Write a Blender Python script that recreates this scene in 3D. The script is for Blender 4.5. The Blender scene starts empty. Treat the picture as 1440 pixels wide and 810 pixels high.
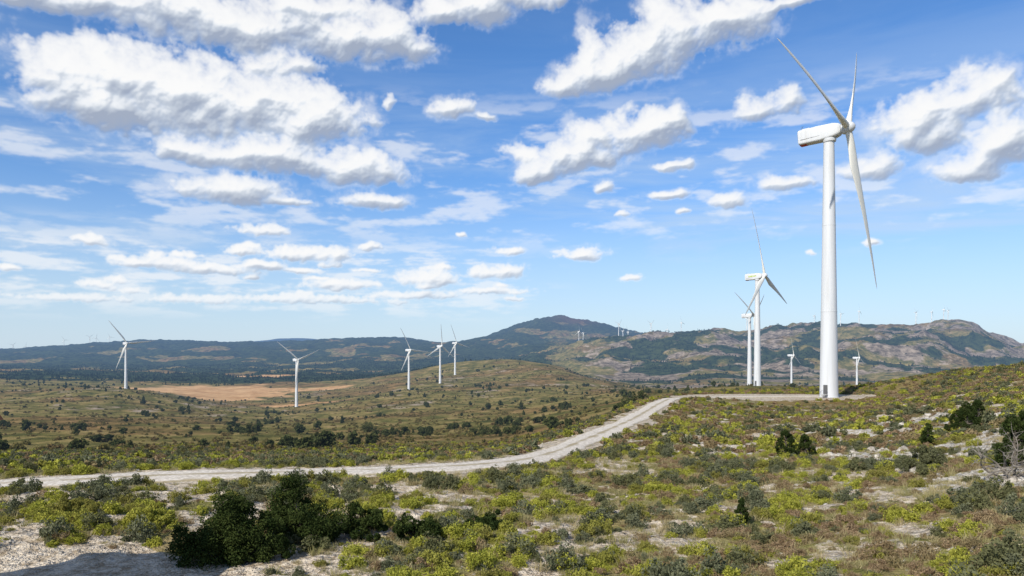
import bpy, math, random, bmesh
import numpy as np
from mathutils import Vector
rng = np.random.default_rng(11)
random.seed(5)
scene = bpy.context.scene
F = 1040.0   # survey unit: bearings / elevations are given in 1/1040 of the distance

# ------------------------------------------------------------------ noise
def perlin(x, y, seed=0):
    xi = np.floor(x).astype(np.int64); yi = np.floor(y).astype(np.int64)
    xf = x-xi; yf = y-yi
    u = xf**3*(xf*(xf*6-15)+10); v = yf**3*(yf*(yf*6-15)+10)
    def g(ix, iy, dx, dy):
        h = (ix*374761393+iy*668265263+seed*144269504) & 0xffffffff
        h = ((h ^ (h >> 13))*1274126177) & 0xffffffff
        h = h ^ (h >> 16)
        a = h/4294967296.0*2*math.pi
        return np.cos(a)*dx+np.sin(a)*dy
    n00 = g(xi, yi, xf, yf); n10 = g(xi+1, yi, xf-1, yf)
    n01 = g(xi, yi+1, xf, yf-1); n11 = g(xi+1, yi+1, xf-1, yf-1)
    return (n00*(1-u)+n10*u)*(1-v)+(n01*(1-u)+n11*u)*v
def fbm(x, y, wl, octv=4, seed=0, rough=0.5):
    s = 0; a = 1.0; f = 1.0/wl
    for i in range(octv):
        s = s+a*perlin(x*f, y*f, seed+i*17); a *= rough; f *= 2.03
    return s
def sstep(a, b, x):
    t = np.clip((x-a)/(b-a), 0, 1); return t*t*(3-2*t)

# ------------------------------------------------------------------ terrain control survey: (bearing, distance, elevation)
C = []
def add(b, rows):
    for d, e in rows: C.append((b, d, e))
add(-720, [(12,-690),(26,-320),(49,-190),(75,-165),(150,-150),(300,-132),(500,-105),(800,-80),(1100,-62),(1500,-48),(2500,-33),(4000,-20),(7000,-4),(10000,-14),(15000,-5),(40000,-2)])
add(-543, [(1106,-58),(1500,-56)])
add(-500, [(12,-690),(27,-320),(52,-180),(75,-166),(150,-150),(300,-130),(500,-107),(800,-86),(2500,-36),(4000,-22),(7000,11),(10000,-14),(15000,-4),(40000,-2)])
add(-415, [(1000,-84),(1250,-73),(1500,-61),(1750,-52),(2500,-38),(7000,7)])
add(-303, [(28,-310),(54,-177),(80,-162),(150,-149),(300,-130),(500,-112),(800,-95),(1072,-82),(1500,-62),(2500,-36),(4000,-20),(7000,9),(10000,-6),(15000,15),(22000,-3),(40000,-2)])
add(-145, [(12,-690),(27,-320),(57.5,-170),(80,-157),(150,-146),(300,-128),(500,-108),(800,-82),(1244,-56),(1600,-44),(2500,-38),(4000,-14),(7000,13),(10000,-10),(15000,-4),(40000,-2)])
add(-85, [(1400,-46),(1583,-36),(1900,-20),(2300,-30),(7000,3)])
add(0, [(12,-690),(27,-320),(64,-160),(100,-152),(200,-138),(400,-110),(800,-76),(1200,-50),(1500,-36),(1900,-16),(2300,-28),(4000,-12),(7000,29),(10000,-5),(15000,-4),(40000,-2)])
add(70, [(70,-150),(120,-128),(200,-120),(400,-98),(800,-72),(1200,-50),(1500,-34),(1900,-26),(2400,-34),(7000,43)])
add(130, [(27,-320),(60,-168),(115,-107),(200,-100),(400,-83),(700,-68),(1000,-58),(1400,-48),(1900,-52),(3000,-16),(4000,10),(5200,0),(7000,31),(10000,-5),(15000,-4),(40000,-2)])
for b, d, e in [(100,85,-130),(165,115,-100),(210,155,-75),(250,185,-66)]: C.append((b,d,e))
add(250, [(26,-320),(60,-169),(110,-104),(150,-81),(215,-63),(260,-64),(400,-62),(700,-60),(1200,-60),(2000,-46),(3000,-12),(4000,20),(5200,2),(7000,10),(10000,-5)])
add(345, [(26,-320),(60,-160),(110,-106),(150,-90),(190,-69),(235,-60),(300,-60),(457,-53),(700,-55),(1200,-60),(2000,-46),(3000,-8),(4000,24),(5200,5),(15000,-4),(40000,-2)])
add(448, [(12,-650),(25,-320),(60,-155),(110,-104),(150,-90),(189,-70),(225,-58),(300,-64),(450,-60),(700,-60),(1200,-62),(2000,-48),(3000,-4),(4000,32),(5200,5),(8000,-5)])
add(520, [(60,-148),(110,-90),(170,-66),(215,-50),(300,-55),(4000,29)])
add(580, [(24,-320),(50,-168),(80,-116),(110,-86),(170,-55),(230,-38),(330,-46),(700,-58),(1200,-60),(2000,-48),(3000,-5),(4000,30),(5200,4),(15000,-4),(40000,-2)])
add(720, [(12,-600),(22,-320),(40,-172),(60,-110),(100,-62),(150,-38),(200,-24),(260,-27),(350,-36),(700,-55),(1200,-60),(2000,-55),(3000,-25),(4000,0),(5200,-12),(8000,-10),(15000,-4),(40000,-2)])
add(635, [(4000,34)])
pts = []
for b, d, e in C:
    x = b/F*d; y = d; z = e/F*d; r = math.hypot(x, y)
    pts.append((math.atan2(x, y), math.log(r), z/r))
for a in (-180, -130, -90, -60, 60, 90, 130, 180):
    for r, z in [(3,-8),(12,-8),(30,-8),(60,-9 if a < 0 else -6),(150,-18 if a < 0 else -5),(400,-45),(1100,-75),(2500,-80),(5000,-60),(12000,-60),(40000,-80)]:
        pts.append((math.radians(a), math.log(r), z/r))
for a in (-30, 0, 30):
    for r in (2, 4): pts.append((math.radians(a), math.log(r), -8.0/r))
pts = np.array(pts)
KA = 2.6
PX = pts[:, 0]*KA; PY = pts[:, 1]
def tpsU(r2): return 0.5*r2*np.log(r2+1e-12)
n = len(pts)
K = tpsU((PX[:, None]-PX)**2+(PY[:, None]-PY)**2)+np.eye(n)*2e-3
A = np.zeros((n+3, n+3)); A[:n, :n] = K
A[:n, n] = 1; A[:n, n+1] = PX; A[:n, n+2] = PY; A[n:, :n] = A[:n, n:].T
trend = lambda r: -8.6/(r+4.0)
rhs = np.zeros(n+3); rhs[:n] = pts[:, 2]-trend(np.exp(PY))
W = np.linalg.solve(A, rhs)
def base_z(x, y):
    r = np.maximum(np.hypot(x, y), 1.5); a = np.arctan2(x, y)*KA; L = np.log(r)
    out = np.empty_like(r)
    for i in range(0, r.size, 40000):
        s = slice(i, i+40000)
        U = tpsU((a[s, None]-PX)**2+(L[s, None]-PY)**2)
        out[s] = U@W[:n]+W[n]+W[n+1]*a[s]+W[n+2]*L[s]
    return (out+trend(r))*r

road_ctrl = np.array([(-120,30),(-90,38),(-60,44),(-34,49),(-22,53),(-14,55.3),(-6.6,58.3),(0,64),(4.2,73),(8.2,85),(13.5,100),(18.8,115),(25,135),(31.5,155),(38,173),(47,185),(58,190),(72,191),(86,193)], float)
def catmull(P, k=14):
    out = []
    for i in range(len(P)-1):
        p0 = P[max(i-1,0)]; p1 = P[i]; p2 = P[i+1]; p3 = P[min(i+2,len(P)-1)]
        for t in np.linspace(0, 1, k, endpoint=False):
            out.append(0.5*((2*p1)+(-p0+p2)*t+(2*p0-5*p1+4*p2-p3)*t*t+(-p0+3*p1-3*p2+p3)*t**3))
    out.append(P[-1]); return np.array(out)
road = catmull(road_ctrl)
PZ = -12.45
def pad_d(x, y, sx=31.0, sy=14.0): return np.hypot((x-69)/sx, (y-190)/sy)
rz = base_z(road[:, 0].copy(), road[:, 1].copy())
kk = 1-sstep(0.75, 1.5, pad_d(road[:, 0], road[:, 1])); rz = rz*(1-kk)+PZ*kk
rz = np.convolve(np.pad(rz, 10, mode='edge'), np.ones(21)/21, 'valid')
def road_dist(x, y):
    d = np.full(x.shape, 1e9); zz = np.zeros(x.shape)
    near = (x > -140) & (x < 120) & (y > 10) & (y < 230)
    xs = x[near]; ys = y[near]; dd = np.full(xs.shape, 1e9); zn = np.zeros(xs.shape)
    for i in range(0, xs.size, 40000):
        s = slice(i, i+40000)
        D = (xs[s, None]-road[:, 0])**2+(ys[s, None]-road[:, 1])**2
        j = D.argmin(1); dd[s] = np.sqrt(D[np.arange(len(j)), j])
        w = 1/(D+0.5)**2; zn[s] = (w*rz).sum(1)/w.sum(1)
    d[near] = dd; zz[near] = zn
    return d, zz
def field_mask(x, y):
    n = fbm(x, y, 110, 4, 51, .6)
    m = 1-sstep(0.9, 1.02, np.hypot((x+600+0.25*(y-1480))/175, (y-1500)/250)+n*0.5)
    m = np.maximum(m, 1-sstep(0.85, 1.0, np.hypot((x+395)/60, (y-1600)/70)+n*0.4))
    m = np.maximum(m, 1-sstep(0.85, 1.0, np.hypot((x+330)/70, (y-1130)/26)+n*0.5))
    m = np.maximum(m, 1-sstep(0.85, 1.0, np.hypot((x+800)/110, (y-2350)/60)+n*0.4))
    m = np.maximum(m, .7*(1-sstep(0.85, 1.0, np.hypot((x+360)/60, (y-820)/20)+n*0.7)))
    return m
def terrain(x, y):
    x = np.asarray(x, float).ravel(); y = np.asarray(y, float).ravel()
    r = np.hypot(x, y); azr = np.degrees(np.arctan2(x, y))
    z = base_z(x, y)
    z += fbm(x, y, 6, 3, 1)*0.34*sstep(6, 25, r)*(1-sstep(300, 900, r))
    z += fbm(x, y, 1.6, 3, 2)*0.10*(1-sstep(80, 160, r))
    z += fbm(x, y, 38, 3, 3)*(0.7*sstep(40, 120, r)+0.7*sstep(200, 350, r))*(1-sstep(1500, 3000, r))
    fl = np.exp(-(np.hypot((x+600)/260, (y-1500)/340))**4)
    z += fbm(x, y, 190, 4, 4)*7*sstep(300, 1000, r)*(1-.85*fl)
    ridg = 0.5-np.abs(fbm(x, y, 750, 5, 5, 0.55))
    lf = 1-sstep(-4, 5, azr)
    z += (ridg-0.25)*95*sstep(1900+1300*lf, 3600+1900*lf, r)*(1-0.75*sstep(9000, 16000, r))*(1-.35*lf)
    z += fbm(x, y, 170, 4, 6, .55)*26*sstep(2000, 3000, r)*(1-sstep(9000, 14000, r))*(1-.4*lf)
    k = 1-sstep(0.8, 1.5, pad_d(x, y)); z = z*(1-k)+PZ*k
    d, zz = road_dist(x, y)
    k2 = 1-sstep(2.8, 7.0, d)
    z = z*(1-k2)+zz*k2
    return z
def yard(x, y): return np.hypot((x+16.5)/6.8, (y-26.3)/3.6)+fbm(x, y, 3, 3, 24)*.35
def bare_mask(x, y):
    d, _ = road_dist(x, y)
    nz = fbm(x, y, 5, 3, 21)
    m = 1-sstep(2.1, 3.9, d+nz*2.0)
    m = np.maximum(m, 1-sstep(.82, 1.05, pad_d(x, y)+nz*.3))
    m = np.maximum(m, 1-sstep(.9, 1.2, yard(x, y)))
    r = np.hypot(x, y)
    pat = sstep(-0.04, 0.22, fbm(x, y, 6, 4, 22, 0.65))*(1-sstep(90, 260, r))
    lft = (1-sstep(-14, 6, x))*(1-sstep(45, 52, y))
    m = np.maximum(m, pat*(0.75+0.25*lft)); m = np.maximum(m, sstep(-0.16, 0.14, fbm(x, y, 4.5, 4, 23, 0.6))*lft*0.95)
    return m
def rock_mask(x, y):
    r = np.hypot(x, y); az = np.degrees(np.arctan2(x, y))
    n = fbm(x, y, 6, 4, 31, .65)
    m = .95*(1-sstep(.55, 1.1, np.hypot((x-31.5)/8.5, (y-55)/14)+n*1.1))
    m = np.maximum(m, .6*(1-sstep(.6, 1.0, np.hypot((x-26)/5, (y-40)/5)+n*1.1)))
    m = np.maximum(m, .65*(1-sstep(.5, 1.0, np.hypot((x-48)/14, (y-88)/12)+n*1.4)))
    m = np.maximum(m, .5*sstep(.30, .55, n)*sstep(5, 20, x)*(1-sstep(70, 100, y)))
    m = np.maximum(m, sstep(3, 9, az)*sstep(1100, 1700, r)*(1-sstep(5200, 6200, r))*sstep(-0.35, 0.3, fbm(x, y, 260, 4, 32, .6)))
    m = np.maximum(m, 0.45*sstep(500, 900, r)*(1-sstep(1500, 2200, r))*sstep(0.15, 0.4, fbm(x, y, 90, 4, 33, .6)))
    return m
def forest_mask(x, y):
    r = np.hypot(x, y); az = np.degrees(np.arctan2(x, y))
    n1 = fbm(x, y, 420, 4, 41, .6)
    m = sstep(-0.40, -0.12, n1)*sstep(1750, 2200, r)*(1-sstep(1, 6, az))
    m = np.maximum(m, sstep(-0.10, 0.15, n1)*sstep(1700, 2300, r)*sstep(1, 6, az)*0.85)
    m = np.maximum(m, sstep(5600, 6400, r)*sstep(-0.8, -0.3, n1))
    m = np.maximum(m, 0.42*sstep(0.10, 0.36, fbm(x, y, 130, 4, 42, .6))*sstep(250, 500, r)*(1-sstep(1500, 1900, r)))
    return m

# ------------------------------------------------------------------ mesh helpers
def fast_mesh(name, V, Fc, attrs=None, smooth=False):
    V = np.asarray(V, np.float32); Fc = np.asarray(Fc, np.int32)
    me = bpy.data.meshes.new(name)
    me.vertices.add(len(V)); me.vertices.foreach_set('co', V.ravel())
    k = Fc.shape[1]
    me.loops.add(Fc.size); me.loops.foreach_set('vertex_index', Fc.ravel())
    me.polygons.add(len(Fc)); me.polygons.foreach_set('loop_start', np.arange(len(Fc), dtype=np.int32)*k)
    me.update(calc_edges=True)
    me.polygons.foreach_set('use_smooth', np.full(len(Fc), smooth))
    for nme, arr in (attrs or {}).items():
        at = me.attributes.new(nme, 'FLOAT', 'POINT'); at.data.foreach_set('value', np.asarray(arr, np.float32))
    me.validate(); return me
def link_obj(name, me, parent=None, coll=None, mats=()):
    ob = bpy.data.objects.new(name, me)
    (coll or scene.collection).objects.link(ob)
    if parent: ob.parent = parent
    for m in mats: me.materials.append(m)
    return ob
class MB:
    def __init__(s): s.v = []; s.f = []; s.m = []
    def ring_loft(s, rings, mat=0, cap=True):
        o = len(s.v); k = len(rings[0])
        for r in rings: s.v += [tuple(p) for p in r]
        for i in range(len(rings)-1):
            for j in range(k):
                a = o+i*k+j; b = o+i*k+(j+1) % k
                s.f.append((a, b, b+k, a+k)); s.m.append(mat)
        if cap:
            s.f.append(tuple(o+j for j in range(k))[::-1]); s.m.append(mat)
            s.f.append(tuple(o+(len(rings)-1)*k+j for j in range(k))); s.m.append(mat)
    def tube(s, P, R, k=8, mat=0):
        rings = []
        P = [Vector(p) for p in P]
        for i, p in enumerate(P):
            t = (P[min(i+1, len(P)-1)]-P[max(i-1, 0)]).normalized()
            u = t.cross(Vector((0.31, 0.9, 0.2))).normalized(); w = t.cross(u)
            rings.append([p+(u*math.cos(2*math.pi*j/k)+w*math.sin(2*math.pi*j/k))*R[i] for j in range(k)])
        s.ring_loft(rings, mat)
    def box(s, c, h, mat=0):
        o = len(s.v)
        for dx in (-1, 1):
            for dy in (-1, 1):
                for dz in (-1, 1): s.v.append((c[0]+dx*h[0], c[1]+dy*h[1], c[2]+dz*h[2]))
        for f in [(0,1,3,2),(4,6,7,5),(0,4,5,1),(2,3,7,6),(0,2,6,4),(1,5,7,3)]:
            s.f.append(tuple(o+i for i in f)); s.m.append(mat)
    def mesh(s, name, mats, smooth=True, angle=35):
        me = bpy.data.meshes.new(name); me.from_pydata(s.v, [], s.f)
        for m in mats: me.materials.append(m)
        me.polygons.foreach_set('material_index', s.m)
        me.polygons.foreach_set('use_smooth', [smooth]*len(s.f))
        if smooth:
            try: me.set_sharp_from_angle(angle=math.radians(angle))
            except Exception: pass
        me.update(); return me

# ------------------------------------------------------------------ node helpers
class NT:
    def __init__(s, tree): s.t = tree; s.n = tree.nodes; s.l = tree.links
    def node(s, ty, **kw):
        nd = s.n.new(ty)
        for k, v in kw.items(): setattr(nd, k, v)
        return nd
    def put(s, sock, v):
        if isinstance(v, bpy.types.NodeSocket): s.l.new(v, sock)
        elif v is not None: sock.default_value = v
    def math(s, op, a, b=None, c=None, clamp=False):
        nd = s.node('ShaderNodeMath', operation=op, use_clamp=clamp)
        for i, v in enumerate((a, b, c)): s.put(nd.inputs[i], v)
        return nd.outputs[0]
    def vmath(s, op, a, b=None):
        nd = s.node('ShaderNodeVectorMath', operation=op)
        s.put(nd.inputs[0], a); s.put(nd.inputs[1], b)
        return nd.outputs['Value'] if op in ('DOT_PRODUCT', 'LENGTH', 'DISTANCE') else nd.outputs['Vector']
    def noise(s, vec, scale, detail=4, rough=0.5, dist=0.0, color=False):
        nd = s.node('ShaderNodeTexNoise')
        s.put(nd.inputs['Vector'], vec); nd.inputs['Scale'].default_value = scale
        nd.inputs['Detail'].default_value = detail; nd.inputs['Roughness'].default_value = rough
        nd.inputs['Distortion'].default_value = dist
        return nd.outputs['Color' if color else 'Fac']
    def sst(s, v, a, b, lo=0.0, hi=1.0):
        nd = s.node('ShaderNodeMapRange', interpolation_type='SMOOTHSTEP')
        s.put(nd.inputs[0], v)
        for i, q in enumerate((a, b, lo, hi)): nd.inputs[i+1].default_value = q
        return nd.outputs[0]
    def mix(s, f, a, b, blend='MIX'):
        nd = s.node('ShaderNodeMix', data_type='RGBA', blend_type=blend)
        s.put(nd.inputs[0], f)
        s.put(nd.inputs[6], a if isinstance(a, bpy.types.NodeSocket) else (*a, 1))
        s.put(nd.inputs[7], b if isinstance(b, bpy.types.NodeSocket) else (*b, 1))
        return nd.outputs[2]
    def ramp(s, f, stops):
        nd = s.node('ShaderNodeValToRGB'); e = nd.color_ramp.elements
        while len(e) < len(stops): e.new(0.5)
        for el, (p, c) in zip(e, stops): el.position = p; el.color = (*c, 1)
        s.put(nd.inputs[0], f); return nd.outputs[0]
    def attr(s, name):
        return s.node('ShaderNodeAttribute', attribute_name=name).outputs['Fac']
def new_mat(name):
    m = bpy.data.materials.new(name); m.use_nodes = True
    m.node_tree.nodes.clear(); return m, NT(m.node_tree)
def finish(t, shader, haze=False):
    out = t.node('ShaderNodeOutputMaterial')
    if haze:   # aerial perspective painted in: blue glow mixed into the surface with distance
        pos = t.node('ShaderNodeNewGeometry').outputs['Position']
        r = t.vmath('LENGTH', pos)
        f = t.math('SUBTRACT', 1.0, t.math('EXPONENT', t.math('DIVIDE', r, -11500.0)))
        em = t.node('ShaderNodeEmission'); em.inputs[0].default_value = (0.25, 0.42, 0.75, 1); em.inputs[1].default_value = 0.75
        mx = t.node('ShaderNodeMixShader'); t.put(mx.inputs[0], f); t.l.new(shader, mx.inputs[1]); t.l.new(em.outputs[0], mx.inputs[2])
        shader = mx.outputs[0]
    t.l.new(shader, out.inputs['Surface'])
def principled(t, col, rough=0.9, bump=None, spec=0.2):
    p = t.node('ShaderNodeBsdfPrincipled')
    t.put(p.inputs['Base Color'], col if isinstance(col, bpy.types.NodeSocket) else (*col, 1))
    t.put(p.inputs['Roughness'], rough); p.inputs['Specular IOR Level'].default_value = spec
    if bump is not None: t.l.new(bump, p.inputs['Normal'])
    return p.outputs[0]
def diffuse(t, col, bump=None):
    p = t.node('ShaderNodeBsdfDiffuse')
    t.put(p.inputs['Color'], col if isinstance(col, bpy.types.NodeSocket) else (*col, 1))
    if bump is not None: t.l.new(bump, p.inputs['Normal'])
    return p.outputs[0]
def bump(t, h, strength, dist, prev=None):
    b = t.node('ShaderNodeBump'); b.inputs['Strength'].default_value = strength; b.inputs['Distance'].default_value = dist
    t.l.new(h, b.inputs['Height'])
    if prev is not None: t.l.new(prev, b.inputs['Normal'])
    return b.outputs[0]

# ------------------------------------------------------------------ ground
m_ground, t = new_mat('heath_ground')
pos = t.node('ShaderNodeNewGeometry').outputs['Position']
nm = t.noise(pos, 0.16, 7, 0.68); nf = t.noise(pos, 1.9, 7, 0.7); ng = t.noise(pos, 0.035, 9, 0.72)
nb = t.noise(pos, 0.006, 6, 0.6)
ns = t.noise(pos, 11.0, 3, 0.7)
col = t.ramp(nm, [(0.30, (0.085, 0.090, 0.028)), (0.46, (0.19, 0.175, 0.055)), (0.56, (0.29, 0.225, 0.105)), (0.72, (0.40, 0.31, 0.18))])
br = t.ramp(ng, [(0.36, (0.060, 0.064, 0.020)), (0.47, (0.140, 0.124, 0.036)), (0.55, (0.235, 0.180, 0.062)), (0.66, (0.34, 0.24, 0.105))])
rr = t.vmath('LENGTH', pos)
far = t.sst(rr, 90, 400)
col = t.mix(far, col, br)
col = t.mix(t.math('MULTIPLY', t.sst(nb, 0.48, 0.60), 0.6), col, t.mix(t.sst(ng, .38, .62), (0.10, 0.06, 0.028), (0.27, 0.145, 0.06)))
soil = t.mix(t.sst(t.math('ADD', t.math('MULTIPLY', nf, .6), t.math('MULTIPLY', ns, .4)), .38, .62), (0.27, 0.205, 0.13), (0.72, 0.62, 0.48))
thr = t.math('MULTIPLY_ADD', t.attr('bare'), 0.55, t.math('ADD', nf, -0.56))
col = t.mix(t.sst(thr, 0.10, 0.26), col, soil)
fr = t.sst(rr, 300, 900)
rk = t.mix(t.sst(nf, .36, .62), (0.19, 0.16, 0.115), (0.66, 0.61, 0.52))
rkf = t.mix(t.sst(ng, .35, .68), (0.075, 0.056, 0.033), (0.39, 0.305, 0.215))
rk = t.mix(fr, rk, rkf)
rn = t.mix(fr, nf, ng)
rf = t.sst(t.math('MULTIPLY_ADD', t.attr('rock'), 0.42, t.math('ADD', rn, -0.5)), 0.13, 0.28)
col = t.mix(rf, col, rk)
fn = t.noise(t.vmath('ADD', pos, (371.0, 120.0, 9.0)), 0.022, 9, .75)
ff = t.sst(t.math('MULTIPLY_ADD', t.attr('forest'), 0.6, t.math('ADD', fn, -0.5)), 0.22, 0.42)
fc = t.mix(t.sst(ng, .35, .65), (0.014, 0.026, 0.012), (0.058, 0.074, 0.026))
col = t.mix(ff, col, fc)
col = t.mix(t.attr('field'), col, t.mix(t.sst(fn, .35, .65), (0.40, 0.215, 0.085), (0.66, 0.41, 0.20)))
col = t.mix(t.math('MULTIPLY', t.attr('red'), .7), col, t.mix(fn, (0.05, 0.04, 0.022), (0.22, 0.085, 0.05)))
b0 = bump(t, ns, 0.6, 0.03); b1 = bump(t, nf, 0.7, 0.12, b0); b2 = bump(t, ng, 0.9, 5.0, b1)
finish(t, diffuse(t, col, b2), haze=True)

az = np.concatenate([np.linspace(-180, -46, 68)[:-1], np.linspace(-46, 46, 760), np.linspace(46, 180, 68)[1:]])
R = np.concatenate([np.geomspace(1.5, 18, 24)[:-1], np.geomspace(18, 260, 400)[:-1], np.geomspace(260, 2500, 260)[:-1], np.geomspace(2500, 9000, 180)[:-1], np.geomspace(9000, 45000, 40)])
AZ, RR = np.meshgrid(np.radians(az), R)
X = (RR*np.sin(AZ)).ravel(); Y = (RR*np.cos(AZ)).ravel()
Z = terrain(X, Y)
na = len(az); nr = len(R)
i0 = (np.arange(nr-1)[:, None]*na+np.arange(na-1)[None, :]).ravel()
quads = np.stack([i0, i0+na, i0+na+1, i0+1], 1)
rad = np.hypot(X, Y); azd = np.degrees(np.arctan2(X, Y))
red = sstep(6200, 6600, rad)*(1-sstep(7200, 7500, rad))*np.exp(-((azd-5.0)/1.8)**2)*sstep(170, 270, Z)
me = fast_mesh('ground', np.stack([X, Y, Z], 1), quads, dict(bare=bare_mask(X, Y), rock=rock_mask(X, Y), forest=forest_mask(X, Y), field=field_mask(X, Y), red=red), smooth=True)
ground = link_obj('ground', me, mats=[m_ground])

# ------------------------------------------------------------------ gravel road
m_road, t = new_mat('gravel_track')
pos = t.node('ShaderNodeNewGeometry').outputs['Position']
g = t.noise(pos, 3.5, 8, .75); g2 = t.noise(pos, 0.35, 6, .65)
col = t.mix(t.sst(g, .3, .7), (0.38, 0.32, 0.245), (0.78, 0.71, 0.60))
col = t.mix(t.sst(t.math('MULTIPLY_ADD', t.attr('wear'), 0.55, t.math('ADD', g2, -0.5)), 0.14, 0.5), col, t.mix(g, (0.24, 0.20, 0.11), (0.44, 0.36, 0.24)))
finish(t, principled(t, col, 0.95, bump(t, g, 0.6, 0.08), 0.1))
tan = np.gradient(road, axis=0); tan /= np.linalg.norm(tan, axis=1)[:, None]
nor = np.stack([-tan[:, 1], tan[:, 0]], 1)
prof = [(-1, -0.14, 1), (-0.9, 0.03, .8), (-0.62, 0.10, 0), (-0.35, 0.07, 0), (0, 0.13, .85), (0.35, 0.07, 0), (0.62, 0.10, 0), (0.9, 0.03, .8), (1, -0.14, 1)]
V = []; wear = []
s_ = np.cumsum(np.r_[0, np.linalg.norm(np.diff(road, axis=0), axis=1)])
ew = fbm(s_, s_*0, 3.0, 4, 77, .6)
for i in range(len(road)):
    w = 2.25+0.25*math.sin(s_[i]*0.21)+0.55*ew[i]
    for u, h, wr in prof:
        V.append((road[i, 0]+nor[i, 0]*u*w, road[i, 1]+nor[i, 1]*u*w, rz[i]+h+0.03)); wear.append(wr)
k = len(prof); i0 = (np.arange(len(road)-1)[:, None]*k+np.arange(k-1)[None]).ravel()
rm = fast_mesh('dirt_road', V, np.stack([i0, i0+1, i0+k+1, i0+k], 1), dict(wear=wear), True)
link_obj('dirt_road', rm, mats=[m_road])

# ------------------------------------------------------------------ wind turbines
m_white, t = new_mat('turbine_white_paint')
pos = t.node('ShaderNodeTexCoord').outputs['Object']
st = t.node('ShaderNodeMapping'); st.inputs['Scale'].default_value = (1, 1, 0.06); t.l.new(pos, st.inputs[0])
col = t.mix(t.sst(t.noise(st.outputs[0], 0.9, 4, .5), 0.42, 0.85), (0.62, 0.63, 0.63), (0.52, 0.52, 0.50))
finish(t, principled(t, col, 0.42, None, 0.4))
m_blade, t = new_mat('blade_gelcoat')
pos = t.node('ShaderNodeTexCoord').outputs['Object']
col = t.mix(t.noise(pos, 0.3, 4, .5), (0.66, 0.64, 0.56), (0.78, 0.76, 0.69)); finish(t, principled(t, col, 0.5, None, 0.3))
m_dark, t = new_mat('dark_metal'); finish(t, principled(t, (0.10, 0.10, 0.10), 0.6))
m_red, t = new_mat('red_lamp_glass'); finish(t, principled(t, (0.45, 0.04, 0.02), 0.4))
m_green, t = new_mat('green_lettering'); finish(t, principled(t, (0.42, 0.50, 0.12), 0.5))
m_conc, t = new_mat('concrete')
pos = t.node('ShaderNodeTexCoord').outputs['Object']
finish(t, principled(t, t.mix(t.noise(pos, 2, 6, .6), (0.30, 0.28, 0.25), (0.46, 0.44, 0.40)), 0.9))
HUB = 68.1; BR = 41.9
def circ(r, z, k=40): return [(r*math.cos(2*math.pi*j/k), r*math.sin(2*math.pi*j/k), z) for j in range(k)]
mb = MB(); rings = []
for i in range(25):
    s = i/24; z = s*66.0; r = 2.25*(1-s)+1.28*s
    rings.append(circ(r, z))
    if i in (8, 16): rings += [circ(r+0.04, z+0.02), circ(r+0.04, z+0.16), circ(r-0.005, z+0.18)]
mb.ring_loft(rings); mb.ring_loft([circ(3.6, -2.0), circ(3.6, 0.10), circ(3.5, 0.18)], 2)
mb.ring_loft([circ(2.42, 0.181), circ(2.42, 0.42), circ(2.3, 0.45)], 0)
me_tower = mb.mesh('tower', [m_white, m_dark, m_conc])
mb = MB()
mb.box((2.24, 0, 2.3), (0.10, 0.5, 1.15), 1); mb.box((2.9, 0, 0.95), (0.62, 0.6, 0.06), 2)
for i in range(4): mb.box((3.65+i*0.28, 0, 0.8-i*0.2), (0.14, 0.5, 0.04), 2)
for sy in (-0.58, 0.58):
    mb.tube([(2.4, sy, 2.0), (3.5, sy, 2.0), (4.7, sy, 1.1)], [0.03]*3, 6, 1)
    for px, pz, zz in ((3.5, 0.95, 2.0), (4.7, 0.1, 1.1)): mb.tube([(px, sy, pz), (px, sy, zz)], [0.03]*2, 6, 1)
me_door = mb.mesh('door', [m_white, m_dark, m_conc])
def rrect(x, hw, hz0, hz1, r, k=5):
    out = []
    cs = [(hw-r, hz1-r, 0), (-(hw-r), hz1-r, 90), (-(hw-r), hz0+r, 180), (hw-r, hz0+r, 270)]
    for cy, cz, a0 in cs:
        for j in range(k+1):
            a = math.radians(a0+90*j/k); out.append((x, cy+r*math.cos(a), cz+r*math.sin(a)))
    return out
mb = MB()
mb.ring_loft([rrect(-7.5, 1.15, -1.35, 1.45, .4), rrect(-7.35, 1.4, -1.7, 1.85, .45), rrect(-6.9, 1.5, -1.85, 1.95, .45), rrect(-2, 1.6, -2.0, 1.9, .5), rrect(1.5, 1.6, -1.75, 1.75, .6), rrect(2.6, 1.4, -1.45, 1.5, .8), rrect(3.0, 1.15, -1.15, 1.2, .85)])
mb.ring_loft([circ(1.5, -2.6), circ(1.62, -2.2), circ(1.62, -1.8)], 0)
mb.box((-5.5, 0, 2.02), (0.9, 0.9, 0.12), 0); mb.box((-3.2, 0.3, 2.0), (0.6, 0.5, 0.1), 0)
mb.box((-7.44, 0, 0.2), (0.1, 0.75, 0.7), 1)
mb.box((-6.4, 0, -1.90), (0.8, 0.8, 0.1), 3)
for sy in (-1.585, 1.585):
    mb.box((-4.3, sy, -0.75), (2.4, 0.02, 0.03), 1)
mb.tube([(-6.6, 0.5, 1.9), (-6.6, 0.5, 3.1)], [0.04, 0.03], 6, 1); mb.tube([(-6.6, -0.5, 1.9), (-6.6, -0.5, 2.7)], [0.04, 0.03], 6, 1)
mb.box((-6.6, 0.5, 3.15), (0.22, 0.04, 0.04), 1)
me_nac = mb.mesh('nacelle', [m_white, m_dark, m_conc, m_red])
mb = MB()
for i, (a, b_) in enumerate([(-4.6, 0.55), (-3.7, 0.35), (-3.0, 0.5), (-2.1, 0.35), (-1.3, 0.5), (-0.4, 0.4)]):
    mb.box((a, -1.60, 0.25), (0.34, 0.05, b_*0.9), 0); mb.box((a, 1.60, 0.25), (0.34, 0.05, b_*0.9), 0)
me_logo = mb.mesh('lettering', [m_green], False)
mb = MB()
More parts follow.
